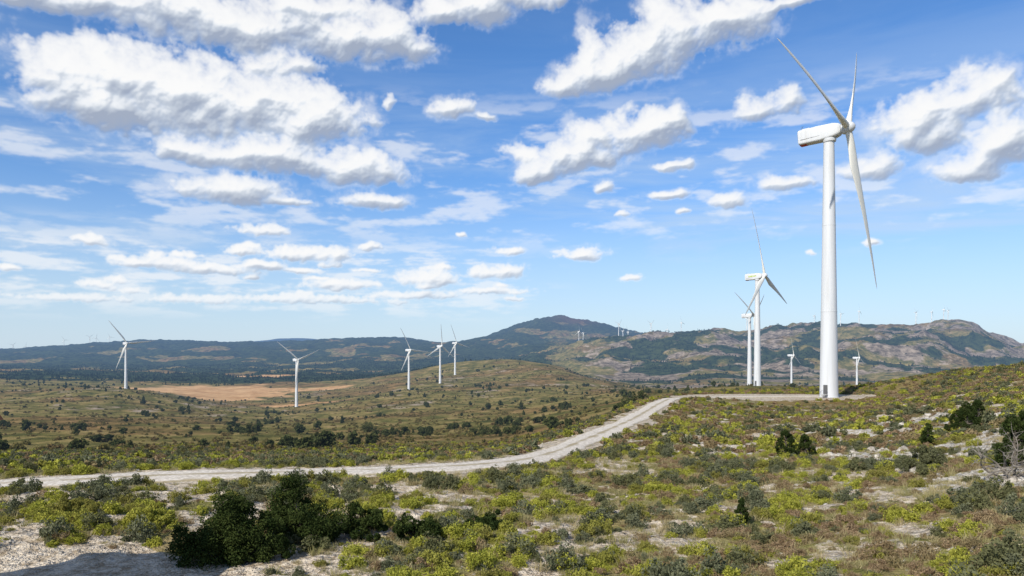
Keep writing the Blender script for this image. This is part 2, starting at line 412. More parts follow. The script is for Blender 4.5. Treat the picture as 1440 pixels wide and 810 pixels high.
def circx(r, x, k=28): return [(x, r*math.cos(2*math.pi*j/k), r*math.sin(2*math.pi*j/k)) for j in range(k)]
mb.ring_loft([circx(1.25, -1.4), circx(1.45, -1.1), circx(1.5, 0.0), circx(1.42, 0.6), circx(1.15, 1.2), circx(0.7, 1.65), circx(0.2, 1.85)], 0)
def interp(s, tab):
    xs, ys = zip(*tab); return float(np.interp(s, xs, ys))
for bl in range(3):
    a = 2*math.pi*bl/3; ca, sa = math.cos(a), math.sin(a); rings = []
    for i in range(37):
        s = (i/36)**1.1; zr = 1.0+s*(BR-1.0)
        c = interp(s, [(0, 1.7), (.05, 1.75), (.12, 2.5), (.2, 3.1), (.3, 2.8), (.5, 2.1), (.7, 1.55), (.88, 1.0), (.97, .6), (1, .12)])
        th = interp(s, [(0, 1), (.05, .95), (.12, .55), (.2, .34), (.35, .24), (.6, .18), (1, .13)])
        tw = math.radians(interp(s, [(0, 24), (.2, 18), (.5, 8), (1, 1)])+4)
        off = interp(s, [(0, 0), (.05, 0), (.2, .22), (1, .18)])
        bendx = -1.5*s*s
        ring = []
        for j in range(16):
            q = 2*math.pi*j/16; yy = (math.cos(q)*0.5+off)*c; tt = math.sin(q)*0.5*c*th
            blend = min(1, s/.12); tt *= (1-blend*0.35*(0.5+0.5*math.cos(q)))
            xx = tt*math.cos(tw)-yy*math.sin(tw)+bendx; y2 = tt*math.sin(tw)+yy*math.cos(tw)
            ring.append((xx, y2*ca-zr*sa, y2*sa+zr*ca))
        rings.append(ring)
    mb.ring_loft(rings, 1)
me_rotor = mb.mesh('rotor', [m_white, m_blade], True, 80)
YAW = math.atan2(-0.64, 0.768)
def turbine(x, y, theta, tilt=8.0, detail=True, logo=False, z=None, sc=1.0, yaw=0):
    zz = float(terrain([x], [y])[0]) if z is None else z
    e = bpy.data.objects.new('wind_turbine', None); scene.collection.objects.link(e)
    e.location = (x, y, zz); e.rotation_euler = (0, 0, YAW+math.radians(yaw)); e.scale = (sc,)*3
    o = link_obj('tower', me_tower, e)
    if detail: link_obj('door', me_door, e).rotation_euler = (0, 0, math.radians(-95))
    o = link_obj('nacelle', me_nac, e); o.location = (0, 0, HUB-0.1); o.rotation_euler = (0, math.radians(-tilt*0.5), 0)
    if logo: o2 = link_obj('lettering', me_logo, e); o2.location = (0, 0, HUB-0.1); o2.rotation_euler = (0, math.radians(-tilt*0.5), 0)
    o = link_obj('rotor', me_rotor, e); o.location = (4.5, 0, HUB+0.2); o.rotation_euler = (math.radians(theta), math.radians(-tilt), 0)
def at(b, d): return b/F*d, d
turbine(81.0, 189.0, 75.5, z=-12.7)
for b, d, th, lg in [(345, 457, 8, True), (334, 700, 62, False), (393, 1450, 5, False), (485, 1450, 12, False),
                 (-543, 1106, 36, False), (-303, 1072, 51, False), (-145, 1244, 26, False), (-101, 1350, -4, False), (-80, 1583, 17, False)]:
    x, y = at(b, d); turbine(x, y, th, 6, d < 800, lg)
for i, (b, d) in enumerate([(94, 4100), (100, 4250), (150, 4000), (156, 4150), (163, 4300), (195, 4050), (218, 4100), (238, 4250), (568, 4000), (590, 4050), (607, 4000), (613, 4050), (425, 4050), (488, 4100), (462,4150),
                     (-702, 7000), (-684, 7100), (-630, 6900), (-594, 6900), (-585, 7000), (-566, 7000), (330, 4050)]):
    x, y = at(b, d); turbine(x, y, (i*37) % 120, 6, False, yaw=(i*13) % 20-10)

# ------------------------------------------------------------------ vegetation meshes
def leaf_quads(cen, size, aspect=0.55, up=0.0):
    n = len(cen)
    t1 = rng.normal(size=(n, 3)); t1[:, 2] += up; t1 /= np.linalg.norm(t1, axis=1)[:, None]
    t2 = np.cross(t1, rng.normal(size=(n, 3))); t2 /= np.linalg.norm(t2, axis=1)[:, None]
    s = np.asarray(size)[:, None]
    V = np.stack([cen-t1*s, cen-t2*s*aspect+t1*s*.1, cen+t1*s, cen+t2*s*aspect+t1*s*.1], 1).reshape(-1, 3)
    Fq = np.arange(4*n).reshape(n, 4)
    return V, Fq
def clump_leaves(clumps, per, size, up=0.0, fill=0.55, flat=1.0):
    P = []; T = []
    for (c, r) in clumps:
        d = rng.normal(size=(per, 3)); d /= np.linalg.norm(d, axis=1)[:, None]
        d[:, 2] *= flat
        rr = r*(fill+(1.12-fill)*rng.random(per)**0.6)
        P.append(np.array(c)+d*rr[:, None]); T.append(np.clip(rng.normal(rng.random(), 0.22, per), 0, 1))
    P = np.concatenate(P); T = np.concatenate(T)
    V, Q = leaf_quads(P, size*rng.uniform(.6, 1.3, len(P)), up=up)
    return V, Q, np.repeat(T, 4)
def dome_clumps(n, w, h, rad, z0=0.0, bottom=0.0):
    out = []
    while len(out) < n:
        p = rng.uniform(-1, 1, 3); p[2] = rng.uniform(bottom, 1)
        q = np.linalg.norm(p)
        if q > 1 or q < 0.35: continue
        lump = 1+0.25*math.sin(3*math.atan2(p[1], p[0])+n)
        out.append(((p[0]*w*lump, p[1]*w*lump, z0+p[2]*h), rad*rng.uniform(.6, 1.25)))
    return out
def foliage_mat(name, a, b, rvar, trans=0.25, haze=False):
    m, t = new_mat(name)
    col = t.mix(t.attr('tint'), a, b)
    rnd = t.node('ShaderNodeObjectInfo').outputs['Random']
    col = t.mix(t.sst(rnd, 0.30, 1.0, 0, 0.85), col, rvar)
    d = diffuse(t, col)
    tr = t.node('ShaderNodeBsdfTranslucent'); t.l.new(col, tr.inputs[0])
    mx = t.node('ShaderNodeMixShader'); mx.inputs[0].default_value = trans
    t.l.new(d, mx.inputs[1]); t.l.new(tr.outputs[0], mx.inputs[2])
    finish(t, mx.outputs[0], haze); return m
M_yel = foliage_mat('yellow_green_leaves', (0.21, 0.225, 0.035), (0.51, 0.49, 0.085), (0.23, 0.205, 0.060), .3)
M_gry = foliage_mat('grey_green_leaves', (0.085, 0.095, 0.050), (0.21, 0.215, 0.125), (0.14, 0.14, 0.06))
M_dry = foliage_mat('dry_heath', (0.18, 0.12, 0.065), (0.40, 0.29, 0.17), (0.26, 0.21, 0.10))
M_gra = foliage_mat('dry_grass', (0.28, 0.23, 0.11), (0.54, 0.45, 0.25), (0.27, 0.26, 0.10))
M_oak = foliage_mat('oak_leaves', (0.018, 0.030, 0.009), (0.070, 0.09, 0.025), (0.03, 0.045, 0.014), 0.12)
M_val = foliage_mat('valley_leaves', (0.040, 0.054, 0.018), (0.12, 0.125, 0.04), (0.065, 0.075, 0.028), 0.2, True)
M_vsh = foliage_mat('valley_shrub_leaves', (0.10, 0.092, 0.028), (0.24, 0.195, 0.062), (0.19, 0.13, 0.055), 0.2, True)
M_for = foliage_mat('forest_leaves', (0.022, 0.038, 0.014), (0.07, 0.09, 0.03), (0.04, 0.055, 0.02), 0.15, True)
m_bark, t = new_mat('bark'); pos = t.node('ShaderNodeTexCoord').outputs['Object']
finish(t, principled(t, t.mix(t.noise(pos, 6, 6, .7), (0.05, 0.04, 0.03), (0.20, 0.17, 0.13)), 0.9))
m_dead, t = new_mat('dead_wood'); pos = t.node('ShaderNodeTexCoord').outputs['Object']
finish(t, principled(t, t.mix(t.noise(pos, 6, 6, .7), (0.12, 0.10, 0.08), (0.34, 0.30, 0.25)), 0.9))
m_rock, t = new_mat('limestone'); pos = t.node('ShaderNodeTexCoord').outputs['Object']
nn = t.noise(pos, 3.5, 6, .75)
rnd = t.node('ShaderNodeObjectInfo').outputs['Random']
rc = t.mix(t.sst(nn, .35, .65), (0.22, 0.19, 0.15), (0.66, 0.61, 0.52)); rc = t.mix(t.sst(rnd, .3, 1, 0, .7), rc, (0.34, 0.29, 0.22))
finish(t, principled(t, rc, 0.95, bump(t, nn, .8, .12)))

def coll_of(name, items):
    c = bpy.data.collections.new(name)
    for i, (me, mat) in enumerate(items):
        me.materials.append(mat); o = bpy.data.objects.new(f'{name}_{i:02d}', me); c.objects.link(o)
    return c
def scatter(name, coll, nvar, x, y, scl, sink=0.03, tilt=0.1, zs=None):
    z = terrain(x, y); n = len(x)
    scl = np.asarray(scl)
    me = bpy.data.meshes.new(name); me.vertices.add(n)
    me.vertices.foreach_set('co', np.stack([x, y, z-sink*scl], 1).astype(np.float32).ravel())
    a = me.attributes.new('rot', 'FLOAT_VECTOR', 'POINT')
    a.data.foreach_set('vector', np.stack([rng.normal(0, tilt, n), rng.normal(0, tilt, n), rng.uniform(0, 6.283, n)], 1).astype(np.float32).ravel())
    a = me.attributes.new('scl', 'FLOAT_VECTOR', 'POINT')
    zsc = scl*(rng.uniform(.7, 1.25, n) if zs is None else zs)
    a.data.foreach_set('vector', np.stack([scl*rng.uniform(.85, 1.2, n), scl, zsc], 1).astype(np.float32).ravel())
    a = me.attributes.new('idx', 'INT', 'POINT'); a.data.foreach_set('value', rng.integers(0, nvar, n).astype(np.int32))
    ob = link_obj(name, me)
    g = bpy.data.node_groups.new(name+'_scatter', 'GeometryNodeTree')
    g.interface.new_socket('Geometry', in_out='INPUT', socket_type='NodeSocketGeometry')
    g.interface.new_socket('Geometry', in_out='OUTPUT', socket_type='NodeSocketGeometry')
    gi = g.nodes.new('NodeGroupInput'); go = g.nodes.new('NodeGroupOutput')
    ip = g.nodes.new('GeometryNodeInstanceOnPoints'); ci = g.nodes.new('GeometryNodeCollectionInfo')
    ci.inputs['Collection'].default_value = coll; ci.inputs['Separate Children'].default_value = True; ci.inputs['Reset Children'].default_value = True
    def na_(nm, ty):
        q = g.nodes.new('GeometryNodeInputNamedAttribute'); q.data_type = ty; q.inputs[0].default_value = nm
        return [o for o in q.outputs if o.enabled][0]
    er = g.nodes.new('FunctionNodeEulerToRotation')
    L = g.links.new
    L(gi.outputs[0], ip.inputs['Points']); L(ci.outputs[0], ip.inputs['Instance'])
    ip.inputs['Pick Instance'].default_value = True
    L(na_('idx', 'INT'), ip.inputs['Instance Index']); L(na_('rot', 'FLOAT_VECTOR'), er.inputs[0]); L(er.outputs[0], ip.inputs['Rotation'])
    L(na_('scl', 'FLOAT_VECTOR'), ip.inputs['Scale']); L(ip.outputs[0], go.inputs[0])
    md = ob.modifiers.new('scatter', 'NODES'); md.node_group = g
    return ob
def wedge(n, r0, r1, a0=-44, a1=44, power=2.0):
    r = (r0**power+(r1**power-r0**power)*rng.random(n))**(1/power)
    a = np.radians(rng.uniform(a0, a1, n)); return r*np.sin(a), r*np.cos(a)
def V2(nm, clumps, per, size, **k):
    V, Q, T = clump_leaves(clumps, per, size, **k)
    V[:, 2] = np.maximum(V[:, 2], -0.05)
    return fast_mesh(nm, V, Q, dict(tint=T))
near_y = coll_of('cushion_shrub', [(V2('cushion_shrub', dome_clumps(24, .42, .42, .14), 75, .036, up=.6), M_yel) for i in range(6)])
near_g = coll_of('grey_shrub', [(V2('grey_shrub', dome_clumps(24, .42, .5, .13), 75, .034, up=.3), M_gry) for i in range(5)])
near_d = coll_of('heath_shrub', [(V2('heath_shrub', dome_clumps(20, .45, .33, .13), 70, .034, up=.8), M_dry) for i in range(4)])
def grass_mesh():
    n = 60; base = rng.normal(0, .13, (n, 2)); V = []; Q = []; T = []
    for i in range(n):
        h = rng.uniform(.14, .34); dx, dy = base[i]*1.2+rng.normal(0, .07, 2); a = rng.uniform(0, 6.28); w = .013
        ox, oy = math.cos(a)*w, math.sin(a)*w; bx, by = base[i]; o = len(V)
        V += [(bx-ox, by-oy, 0), (bx+ox, by+oy, 0), (bx+dx*.6+ox*.3, by+dy*.6+oy*.3, h), (bx+dx*.6-ox*.3, by+dy*.6-oy*.3, h)]
        Q.append((o, o+1, o+2, o+3)); T += [rng.random()]*4
    return fast_mesh('grass_tuft', V, Q, dict(tint=T))
near_t = coll_of('grass_tuft', [(grass_mesh(), M_gra) for i in range(4)])
mid_y = coll_of('far_cushion', [(V2('far_cushion', dome_clumps(16, .42, .4, .15), 26, .08, up=.5), M_yel) for i in range(4)])
mid_g = coll_of('far_grey', [(V2('far_grey', dome_clumps(16, .42, .45, .15), 26, .08), M_gry) for i in range(4)])
mid_d = coll_of('far_heath', [(V2('far_heath', dome_clumps(14, .45, .33, .15), 26, .08), M_dry) for i in range(4)])
val_s = coll_of('valley_shrub', [(V2('valley_shrub', dome_clumps(14, .45, .33, .17), 18, .11), M_vsh) for i in range(5)])
def tree_item(nm, mat, n=34, per=26, size=.085, conif=False):
    cl = []
    for i in range(n):
        s = rng.random()
        if conif: w = .30*(1-s)**.8+.03; z = .12+.86*s
        else: w = .42*math.sqrt(max(0, 1-(2*s-.9)**2*.8)); z = .14+.6*s
        a = rng.uniform(0, 6.28); q = w*math.sqrt(rng.random())
        cl.append(((math.cos(a)*q, math.sin(a)*q, z), (.10 if not conif else .07)*rng.uniform(.7, 1.4)))
    V, Q, T = clump_leaves(cl, per, size)
    mb = MB(); mb.tube([(0, 0, -.05), (.01, 0, .3), (-.01, .01, .6), (0, 0, .75)], [.035, .026, .015, .005], 6)
    for i in range(5):
        c = cl[i*3 % n][0]; mb.tube([(0, 0, c[2]*.55), (c[0]*.6, c[1]*.6, c[2]*.85), c], [.014, .009, .003], 5)
    o = len(V); tv = np.array(mb.v)
    tq = np.array([f for f in mb.f if len(f) == 4])+o
    V = np.concatenate([V, tv]); Q2 = np.concatenate([Q, tq]); T = np.concatenate([T, np.zeros(len(tv))])
    return fast_mesh(nm, V, Q2, dict(tint=T)), mat
val_t = coll_of('valley_tree', [tree_item('valley_tree', M_val, conif=(i == 0)) for i in range(5)])
for_t = coll_of('forest_tree', [tree_item('forest_tree', M_for, n=12, per=10, size=.14, conif=(i % 2 == 0)) for i in range(4)])
def stone_mesh():
    bm = bmesh.new(); bmesh.ops.create_icosphere(bm, subdivisions=2, radius=.5)
    k = rng.uniform(.6, 1.2, 3); s = rng.integers(0, 999)
    for v in bm.verts:
        c = np.array(v.co); q = perlin(np.array([c[0]*2.5+s]), np.array([c[1]*2.5+c[2]*3.1]), 5)[0]
        v.co = Vector(c*k*(1+.75*q)); v.co.z *= .6
    me = bpy.data.meshes.new('stone'); bm.to_mesh(me); bm.free(); return me
stones = coll_of('stone', [(stone_mesh(), m_rock) for i in range(5)])

def place(name, coll, nvar, n, r0, r1, smin, smax, bare_lim=0.45, dens=None, power=2.0, sink=.03, a0=-44, a1=44, rocks=.6, sp=2.0):
    x, y = wedge(n, r0, r1, a0, a1, power)
    keep = np.ones(len(x), bool)
    if bare_lim is not None:
        keep &= (bare_mask(x, y) < bare_lim) | ((rng.random(len(x)) < .16) & (road_dist(x, y)[0] > 5))
        keep &= yard(x, y) > 1.0
    if dens is not None: keep &= rng.random(len(x)) < dens(x, y)
    if rocks and r0 < 100: keep &= rng.random(len(x)) > rocks*rock_mask(x, y)
    d, _ = road_dist(x, y); keep &= d > 2.7
    keep &= pad_d(x, y) > .92
    keep &= ~((x > 42) & (x < 102) & (y > 160) & (y < 180) & (rng.random(len(x)) < .8))
    x = x[keep]; y = y[keep]
    s = smin+(smax-smin)*rng.random(len(x))**sp
    return scatter(name, coll, nvar, x, y, s, sink)
brown = lambda x, y: sstep(2, 14, x)*(1-sstep(34, 48, y))
place('yellow_green_shrubs', near_y, 6, 9500, 16, 75, .3, 1.4, .7, dens=lambda x, y: (.15+.85*sstep(-.2, .2, fbm(x, y, 9, 3, 61)))*(1-.3*sstep(5, 20, x))*(1-.45*brown(x, y)))
place('grey_shrubs', near_g, 5, 5200, 16, 75, .35, 1.8, .55, dens=lambda x, y: .15+.85*sstep(-.05, .22, fbm(x, y, 12, 3, 62)))
place('heath_shrubs', near_d, 4, 9000, 16, 75, .3, 1.1, .55, dens=lambda x, y: np.clip(.18+.82*sstep(-.2, .15, fbm(x, y, 11, 3, 63))*sstep(-10, 14, x)+.4*brown(x, y), 0, 1))
place('grass_tufts', near_t, 4, 9000, 16, 70, .4, 1.1, .85)
place('stones', stones, 5, 20000, 16, 120, .05, .34, None, dens=lambda x, y: .08+.92*np.clip(bare_mask(x, y)*.8+rock_mask(x, y), 0, 1), sink=.1, rocks=0)
place('boulders', stones, 5, 9000, 30, 130, .2, 1.1, None, dens=lambda x, y: rock_mask(x, y)*.75, sink=.12, a0=10, rocks=0, sp=3.0)
place('spur_cushion_shrubs', mid_y, 4, 14000, 70, 260, .5, 1.9, .6, dens=lambda x, y: .2+.8*sstep(-.2, .2, fbm(x, y, 16, 3, 64)), power=1.4)
place('spur_grey_shrubs', mid_g, 4, 12000, 70, 260, .6, 2.0, .55, dens=lambda x, y: .2+.8*sstep(-.15, .2, fbm(x, y, 20, 3, 65)), power=1.4)
place('spur_heath', mid_d, 4, 15000, 70, 260, .6, 1.7, .55, power=1.4)
def offridge(x, y):
    r = np.hypot(x, y); az = np.degrees(np.arctan2(x, y)); return 1-sstep(4, 8, az)*(1-sstep(480, 560, r))
place('valley_shrubs', val_s, 5, 30000, 170, 1700, 1.2, 4.0, .6, dens=lambda x, y: (.25+.75*sstep(-.05, .3, fbm(x, y, 60, 4, 66, .6)))*(1-np.clip(field_mask(x, y), 0, 1))*offridge(x, y), power=1.4)
place('valley_trees', val_t, 5, 8500, 200, 1750, 2.2, 6.8, .6, dens=lambda x, y: (.05+.75*sstep(.14, .42, fbm(x, y, 90, 4, 67, .6)))*(1-np.clip(field_mask(x, y)*2, 0, 1))*offridge(x, y), power=1.4)
place('forest_trees', for_t, 4, 26000, 1700, 4200, 4, 9, None, dens=lambda x, y: forest_mask(x, y)*(1-np.clip(field_mask(x, y), 0, 1)), power=1.6, a0=-40, a1=40)

# ------------------------------------------------------------------ individual plants
def crown_obj(name, x, y, w, h, nclump, per, leaf, mat, kind='bush', seed=0):
    z = float(terrain([x], [y])[0])
    e = bpy.data.objects.new(name, None); scene.collection.objects.link(e); e.location = (x, y, z-.05)
    cl = []
    if kind == 'bush':
        cr = max(min(w, h)*.12, .2)
        while len(cl) < nclump:
            p = rng.uniform(-1, 1, 3); p[2] = rng.uniform(0.0, 1)
            q = math.sqrt(p[0]**2+p[1]**2+(p[2]*1.0)**2)
            if q > 1 or q < .25: continue
            a = math.atan2(p[1], p[0]); lump = .85+.22*math.sin(2*a+seed)+.15*math.sin(5*a+seed*2+p[2]*4)
            hh = h*(.82+.22*math.sin(2.3*p[0]*2+seed))
            cl.append(((p[0]*w*.5*lump, p[1]*w*.5*lump, .12+p[2]*hh*.9), cr*rng.uniform(.55, 1.2)))
    else:
        for i in range(nclump):
            s = rng.random(); ww = w*.5*(1-s)**.6+.05; a = rng.uniform(0, 6.28); q = ww*math.sqrt(rng.uniform(.2, 1))
            cl.append(((math.cos(a)*q, math.sin(a)*q, h*(.06+.9*s)), h*.065*rng.uniform(.6, 1.3)))
    V, Q, T = clump_leaves(cl, per, leaf); V[:, 2] = np.maximum(V[:, 2], 0)
    link_obj('foliage', fast_mesh('foliage', V, Q, dict(tint=T)), e, mats=[mat])
    mb = MB()
    nst = 1 if kind != 'bush' else 6
    if nst == 1: mb.tube([(0, 0, -.1), (.02*h, 0, h*.35), (-.01*h, .01*h, h*.7), (0, 0, h*.95)], [h*.03, h*.022, h*.012, h*.003], 8)
    for i in range(0, nclump, max(1, nclump//26)):
        c = cl[i][0]; b0 = (rng.normal(0, w*.04), rng.normal(0, w*.04), -.1) if nst > 1 else (0, 0, max(.1, c[2]*.8))
        mb.tube([b0, (c[0]*.4+rng.normal(0, .03*w), c[1]*.4, b0[2]+(c[2]-b0[2])*.5), c], [h*.016, h*.010, h*.003], 6)
    link_obj('branches', mb.mesh('branches', [m_bark]), e); return e
crown_obj('holm_oak_bush', -11.4, 29.4, 3.8, 3.1, 105, 330, .05, M_oak, seed=1)
crown_obj('holm_oak_bush', -9.4, 32.8, 4.2, 3.1, 105, 300, .05, M_oak, seed=3)
crown_obj('holm_oak_bush', -10.2, 29.6, 2.8, 1.9, 60, 280, .05, M_oak, seed=7)
crown_obj('holm_oak_bush', -6.8, 34.0, 3.0, 1.7, 55, 240, .05, M_oak, seed=4)
crown_obj('holm_oak_bush', -4.2, 33.2, 3.2, 1.1, 50, 240, .05, M_oak, seed=5)
crown_obj('holm_oak_bush', -1.2, 34.4, 2.8, .9, 44, 200, .05, M_oak, seed=6)
crown_obj('broom_bush', -16.6, 33.6, 3.2, .9, 60, 300, .045, M_yel, seed=8)
crown_obj('broom_bush', -21.5, 36.5, 3.6, 1.1, 60, 300, .045, M_yel, seed=9)
x, y = at(580, 48); crown_obj('grey_bush', x, y, 3.2, 1.8, 70, 260, .05, M_gry, seed=2)
x, y = at(322, 35); crown_obj('pine_sapling', x, y, .75, 1.35, 40, 90, .04, M_oak, 'pine')
for b, d, w, h in [(706, 42, 2.2, 3.0), (722, 45, 2.4, 2.7), (640, 66, 2.4, 2.9), (626, 70, 2.2, 2.1), (655, 71, 2.0, 2.4), (385, 62, 2.0, 2.3), (412, 64, 1.9, 1.8), (585, 62, 1.2, 1.9)]:
    x, y = at(b, d); crown_obj('pine_tree', x, y, w, h, 75, 130, .055, M_oak, 'pine')
for b, d, w, h in [(150, 225, 5, 4.2), (158, 232, 6, 4.6), (172, 228, 6, 4.8), (184, 236, 5, 4.4), (-40, 330, 9, 6.5), (-55, 335, 8, 5), (-25, 328, 8, 5), (-202, 420, 9, 9), (-370, 380, 8, 6), (80, 245, 3.5, 4.2)]:
    x, y = at(b, d); crown_obj('juniper_bush' if h < 7 else 'holm_oak', x, y, w, h, 60, 60, .22, M_val, seed=b)
x, y = at(690, 39); z = float(terrain([x], [y])[0]); mb = MB()
def branch(p, d, L, r, depth):
    P = [p]; q = p.copy(); dd = d.copy()
    for i in range(5):
        dd = (dd+Vector(rng.normal(0, .22, 3))).normalized(); q = q+dd*L/5; P.append(q.copy())
    mb.tube(P, [r*(1-.16*i) for i in range(6)], 6)
    if depth:
        for i in range(4):
            branch(P[rng.integers(1, 5)], (dd+Vector(rng.normal(0, .7, 3))).normalized(), L*.55, r*.5, depth-1)
for i in range(7):
    branch(Vector((rng.normal(0, .4), rng.normal(0, .4), .25)), Vector((rng.uniform(-1, 1), rng.uniform(-.6, .3), rng.uniform(.2, .8))).normalized(), 2.2, .06, 2)
o = link_obj('fallen_dead_branches', mb.mesh('fallen_dead_branches', [m_dead])); o.location = (x, y, z)

# ------------------------------------------------------------------ guessed hut, added unseen left of the view to throw the lower-left shadow
hx, hy = -18.9, 22.0; hz = float(terrain([hx], [hy])[0])
e = bpy.data.objects.new('shadow_hut', None); scene.collection.objects.link(e); e.location = (hx, hy, hz); e.rotation_euler = (0, 0, math.radians(12)); e.scale = (1, 1, 1.35)
m_plas, t = new_mat('rendered_wall'); pos = t.node('ShaderNodeTexCoord').outputs['Object']
finish(t, principled(t, t.mix(t.noise(pos, 1.5, 6, .6), (0.45, 0.42, 0.36), (0.6, 0.57, 0.5)), .9))
m_tile, t = new_mat('roof_tiles'); finish(t, principled(t, (0.28, 0.13, 0.08), .9))
mb = MB(); mb.box((0, 0, 1.8), (2.2, 1.8, 2.2)); link_obj('walls', mb.mesh('walls', [m_plas], False), e)
mb = MB()
mb.v = [(-2.5, -2.1, 4.02), (2.5, -2.1, 4.02), (2.5, 2.1, 4.02), (-2.5, 2.1, 4.02), (-2.5, 0, 5.2), (2.5, 0, 5.2)]
mb.f = [(0, 3, 2, 1), (0, 1, 5, 4), (2, 3, 4, 5), (0, 4, 3), (1, 2, 5)]; mb.m = [0]*5
link_obj('roof', mb.mesh('roof', [m_tile], False), e)
mb = MB(); mb.box((0.3, -1.83, 1.1), (.5, .04, 1.05)); link_obj('door', mb.mesh('door', [m_dark], False), e)
mb = MB(); mb.box((2.22, 0.3, 2.2), (.04, .45, .45)); link_obj('window', mb.mesh('window', [m_dark], False), e)

# ------------------------------------------------------------------ cumulus field, simulated on an azimuth/elevation grid
EL = math.radians(38); sd = Vector((-0.62*math.cos(EL), -0.785*math.cos(EL), math.sin(EL))).normalized()
clouds = [(95,105,90,50),(200,112,145,52),(330,145,140,55),(445,165,80,40),(240,165,160,44),(130,150,90,34),
 (285,216,84,26),(400,228,125,34),(520,240,62,28),(330,272,84,24),(530,286,52,14),(400,285,40,7),
 (40,0,130,22),(200,10,170,34),(330,40,120,42),(490,56,115,42),(565,58,54,32),(450,12,90,22),(400,90,60,20),
 (650,18,78,26),(740,-5,95,18),(900,75,84,42),(965,42,108,40),(850,105,62,30),(790,127,36,18),(1020,25,70,24),(1130,0,110,12),
 (1070,156,60,23),(1112,140,26,17),(880,192,88,36),(805,226,70,28),(752,248,32,14),(925,182,44,28),(730,212,26,15),
 (640,155,32,19),(686,165,13,8),(948,232,28,8),(1310,162,84,42),(1385,145,66,44),(1300,200,66,30),(1420,200,60,50),(1355,245,56,20),(1222,242,50,18),
 (1112,256,50,16),(1022,284,36,12),(960,300,13,5),(940,272,30,8),(850,265,19,8),(875,305,13,6),
 (812,358,38,12),(888,393,18,6),(130,340,30,10),(1145,356,10,4),(1225,343,14,5),(12,377,22,7),
 (370,323,50,10),(220,370,80,13),(300,380,70,11),(430,358,80,11),(600,393,54,13),(695,384,44,13),(480,402,60,10),(340,355,30,9),
 (110,420,110,7),(270,422,90,8),(430,422,110,8),(580,416,80,7),(690,410,60,6),(650,332,8,4),(545,140,11,11)]
cr = np.random.default_rng(4)
for i in range(30):
    q = cr.random(); clouds.append((cr.uniform(120, 740), 350+72*q+cr.normal(0, 5), cr.uniform(10, 34)*(1.1-.3*q), cr.uniform(4, 8)*(1.15-.4*q)))
CW, CH = 1800, 880; A0_, A1_, E0_, E1_ = -54.0, 54.0, -1.0, 51.5
az1 = np.linspace(A0_, A1_, CW); el1 = np.linspace(E0_, E1_, CH)
GA, GE = np.meshgrid(az1, el1)
stp = az1[1]-az1[0]
w1 = sstep(7, 15, GE); w3 = 1-sstep(2.5, 7, GE); w2 = np.clip(1-w1-w3, 0, 1)
def banded(fn): return w1*fn(4.2, 0)+w2*fn(2.1, 100)+w3*fn(1.0, 200)
LAM = w1*4.2+w2*2.1+w3*1.0
wx = banded(lambda l, s: fbm(GA, GE*1.15, l, 5, 301+s, .55)); wy = banded(lambda l, s: fbm(GA, GE*1.15, l, 5, 351+s, .55))
WA = GA+wx*LAM*.22; WE = GE+wy*LAM*.17
blobs = []
for (px, py, hw, hh) in clouds:
    u = (px-720)/F; v = (490-py)/F; a0 = math.atan(u); ca = math.cos(a0)
    blobs.append((math.degrees(a0), math.degrees(math.atan(v*ca)), math.degrees(hw*1.13/F*ca*ca), math.degrees(hh*1.18/F*ca)))
for q in [(-43, 26, 6, 3), (-48, 12, 5, 2), (44, 30, 7, 3), (48, 14, 6, 2.5), (-20, 38, 14, 5), (15, 42, 12, 6), (-45, 42, 9, 5), (42, 44, 8, 4)]: blobs.append(q)
E_ = np.zeros_like(GA)
KU = 4.2
for (a0, e0, sa_, se_) in blobs:
    m_ = np.abs(az1-a0) < sa_*1.9+2.5
    if not m_.any(): continue
    j0, j1 = np.where(m_)[0][[0, -1]]; s_l = slice(j0, j1+1)
    dx = (WA[:, s_l]-a0)/sa_; dy = (WE[:, s_l]-e0)/se_
    dy = np.where(dy < 0, dy*1.5, dy)
    E_[:, s_l] += np.exp(-KU*np.minimum(dx*dx+dy*dy, 12))
M = 1+np.log(E_+1e-9)/KU
M = np.clip(M, -2.5, 1.25)
def billow(l, s, octv=7):
    o = 0; a = 1.0; f = 1/(l*.55)
    for i in range(octv):
        o = o+a*(np.abs(perlin(GA*f+wx*.35, GE*1.1*f+wy*.35, 401+s+i*13))*2.2-.55); a *= .60; f *= 2.05
    return o
bl = banded(lambda l, s: billow(l, s)); fb = banded(lambda l, s: fbm(GA, GE*1.25, l*.8, 8, 501+s, .62))
D = M*1.20+fb*.60+bl*.38
Fc = np.clip(D, 0, 1.8)
alpha = 1-np.exp(-3.4*np.clip(D-.02, 0, 9)**1.25)
wisp = .42*sstep(-.75, .25, D)*sstep(-.15, .6, fb+.15)
streak = .62*sstep(-.18, .42, fbm(GA, GE*5.5, 5.0, 6, 611, .6))*sstep(1.6, 3.2, GE)*(1-sstep(6.5, 9.5, GE))*(1-sstep(-4, 6, GA))
streak = np.maximum(streak, .5*sstep(0.0, .5, fbm(GA, GE*4, 7.0, 6, 631, .6))*sstep(6, 10, GE)*(1-sstep(16, 20, GE)))
alpha0 = alpha.copy()
alpha = np.clip(np.maximum(np.maximum(alpha, wisp), streak), 0, 1)
def blur(a, sx):
    fy = np.fft.fftfreq(a.shape[0])[:, None]; fx = np.fft.rfftfreq(a.shape[1])[None]
    return np.fft.irfft2(np.fft.rfft2(a)*np.exp(-2*(math.pi*sx)**2*(fx*fx+fy*fy)), s=a.shape)
T = Fc**.8
L = np.array([-.40, .66, .63]); L /= np.linalg.norm(L)
def ndl(Hh):
    gy, gx = np.gradient(Hh, stp)
    return (-gx*L[0]-gy*L[1]+L[2])/np.sqrt(gx*gx+gy*gy+1)
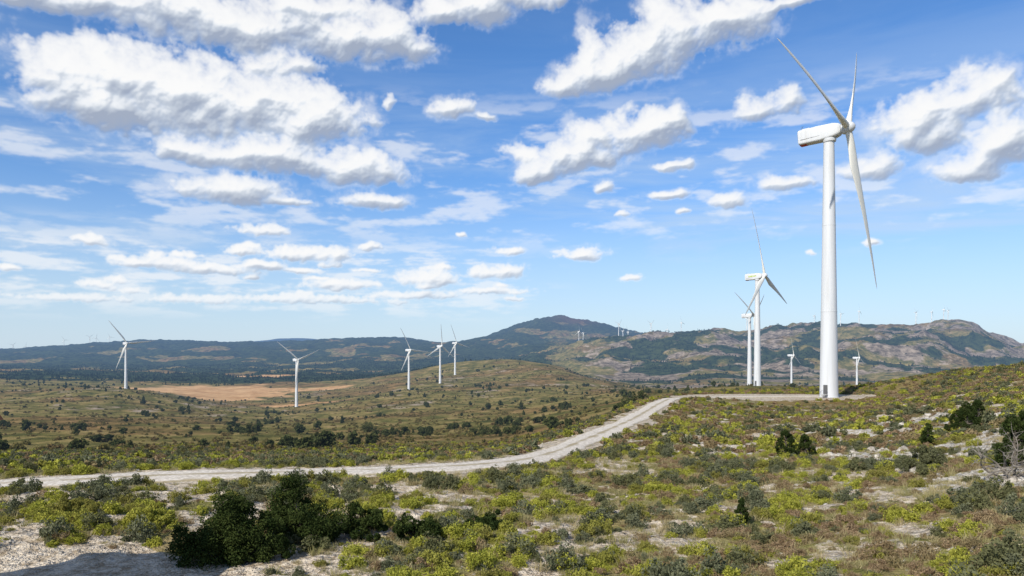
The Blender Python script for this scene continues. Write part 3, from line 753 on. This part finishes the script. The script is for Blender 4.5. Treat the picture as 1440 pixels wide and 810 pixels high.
n1 = ndl(blur(T, .8)*LAM*.26); n2 = ndl(blur(T, 5)*LAM*.62); n3 = ndl(blur(T, 15)*LAM*.9)
occ = np.zeros_like(T); Tb = blur(T, 2)
for k_ in range(1, 11):
    sx = int(round(k_*4.6*-.4)); sy = int(round(k_*4.6))
    occ += np.roll(np.roll(Tb, -sy, 0), -sx, 1)*(1.0-k_*.05)
occ /= 7.2
lit = .28*n1+.36*n2+.36*n3
lit = np.clip(.32+.95*lit-.33*np.clip(occ-.45, 0, 1.3), 0, 1)
edge = 1-sstep(0.0, .35, Fc); lit = lit*(1-edge*.7)+.90*edge*.7
lit = lit-.16*sstep(20.5, 23, GE)*(1-sstep(-16, -10, GA))*sstep(.3, .8, Fc)   # the thick, shaded deck high on the left
pix = np.ones((CH, CW, 4), np.float32); pix[..., 0] = alpha; pix[..., 1] = np.clip(lit, 0, 1); pix[..., 2] = Fc/1.8
img = bpy.data.images.new('cloud_cover', CW, CH, alpha=False, float_buffer=True)
img.colorspace_settings.name = 'Non-Color'
img.pixels.foreach_set(pix.ravel()); img.update(); img.pack()

w = bpy.data.worlds.new('World'); scene.world = w; w.use_nodes = True
t = NT(w.node_tree); t.n.clear()
dirv = t.node('ShaderNodeTexCoord').outputs['Generated']
sepd = t.node('ShaderNodeSeparateXYZ'); t.l.new(dirv, sepd.inputs[0]); zz = sepd.outputs[2]
aa = t.math('ARCTAN2', sepd.outputs[0], sepd.outputs[1]); ee = t.math('ARCSINE', zz)
cu = t.node('ShaderNodeCombineXYZ')
t.put(cu.inputs[0], t.math('MULTIPLY_ADD', aa, math.degrees(1)/(A1_-A0_), -A0_/(A1_-A0_)))
t.put(cu.inputs[1], t.math('MULTIPLY_ADD', ee, math.degrees(1)/(E1_-E0_), -E0_/(E1_-E0_)))
im = t.node('ShaderNodeTexImage', image=img, extension='MIRROR', interpolation='Cubic'); t.l.new(cu.outputs[0], im.inputs[0])
si = t.node('ShaderNodeSeparateColor'); t.l.new(im.outputs[0], si.inputs[0])
ccol = t.ramp(si.outputs[1], [(0.08, (0.38, 0.44, 0.56)), (0.45, (0.60, 0.66, 0.75)), (0.70, (0.90, 0.93, 0.97)), (0.86, (1.0, 1.0, 1.0))])
mp = t.node('ShaderNodeMapping'); mp.inputs['Scale'].default_value = (2.0, 2.0, 15); mp.inputs['Rotation'].default_value = (0.0, 0.07, 0); t.l.new(dirv, mp.inputs[0])
cir = t.math('MULTIPLY', t.sst(t.noise(mp.outputs[0], 1.3, 7, .58, .5), 0.34, 0.74), t.math('MULTIPLY', t.sst(zz, 0.02, 0.12), t.sst(zz, 0.20, 0.38, 0.62, 0.10)))
sky = t.node('ShaderNodeTexSky', sky_type='NISHITA'); sky.sun_disc = False; sky.sun_elevation = EL
sky.sun_rotation = math.atan2(sd.x, sd.y) % (2*math.pi); sky.altitude = 900; sky.air_density = 1.0; sky.dust_density = 0.3; sky.ozone_density = 2.0
tintc = t.mix(t.sst(zz, 0.0, 0.40), (0.76, 0.95, 1.20), (0.64, 1.02, 1.40))
skc = t.mix(1.0, sky.outputs[0], tintc, 'MULTIPLY')
bg1 = t.node('ShaderNodeBackground'); t.l.new(skc, bg1.inputs[0]); bg1.inputs[1].default_value = 0.115
bgc = t.node('ShaderNodeBackground'); bgc.inputs[0].default_value = (0.68, 0.83, 1.0, 1); bgc.inputs[1].default_value = 0.86
hz = t.math('MAXIMUM', cir, t.sst(zz, -0.04, 0.24, 0.80, 0.0))
m0 = t.node('ShaderNodeMixShader'); t.put(m0.inputs[0], hz); t.l.new(bg1.outputs[0], m0.inputs[1]); t.l.new(bgc.outputs[0], m0.inputs[2])
bg2 = t.node('ShaderNodeBackground'); t.l.new(ccol, bg2.inputs[0]); bg2.inputs[1].default_value = 0.97
m1 = t.node('ShaderNodeMixShader'); t.put(m1.inputs[0], t.math('MULTIPLY', si.outputs[0], t.sst(zz, 0.0, 0.09, 0.2, 1.0))); t.l.new(m0.outputs[0], m1.inputs[1]); t.l.new(bg2.outputs[0], m1.inputs[2])
out = t.node('ShaderNodeOutputWorld'); t.l.new(m1.outputs[0], out.inputs[0])

sun = bpy.data.lights.new('sun', 'SUN'); sun.energy = 5.0; sun.angle = math.radians(0.5); sun.color = (1.0, 0.95, 0.87)
so = bpy.data.objects.new('sun', sun); scene.collection.objects.link(so); so.rotation_euler = sd.to_track_quat('Z', 'Y').to_euler()

cam = bpy.data.cameras.new('camera'); co = bpy.data.objects.new('camera', cam); scene.collection.objects.link(co)
cam.sensor_width = 36; cam.lens = 26.0; cam.shift_y = 85/1440; cam.clip_start = 0.1; cam.clip_end = 100000
co.location = (0, 0, 0); co.rotation_euler = (math.radians(90), 0, 0); scene.camera = co
scene.view_settings.view_transform = 'Standard'; scene.view_settings.look = 'None'; scene.view_settings.exposure = 0
print('done')
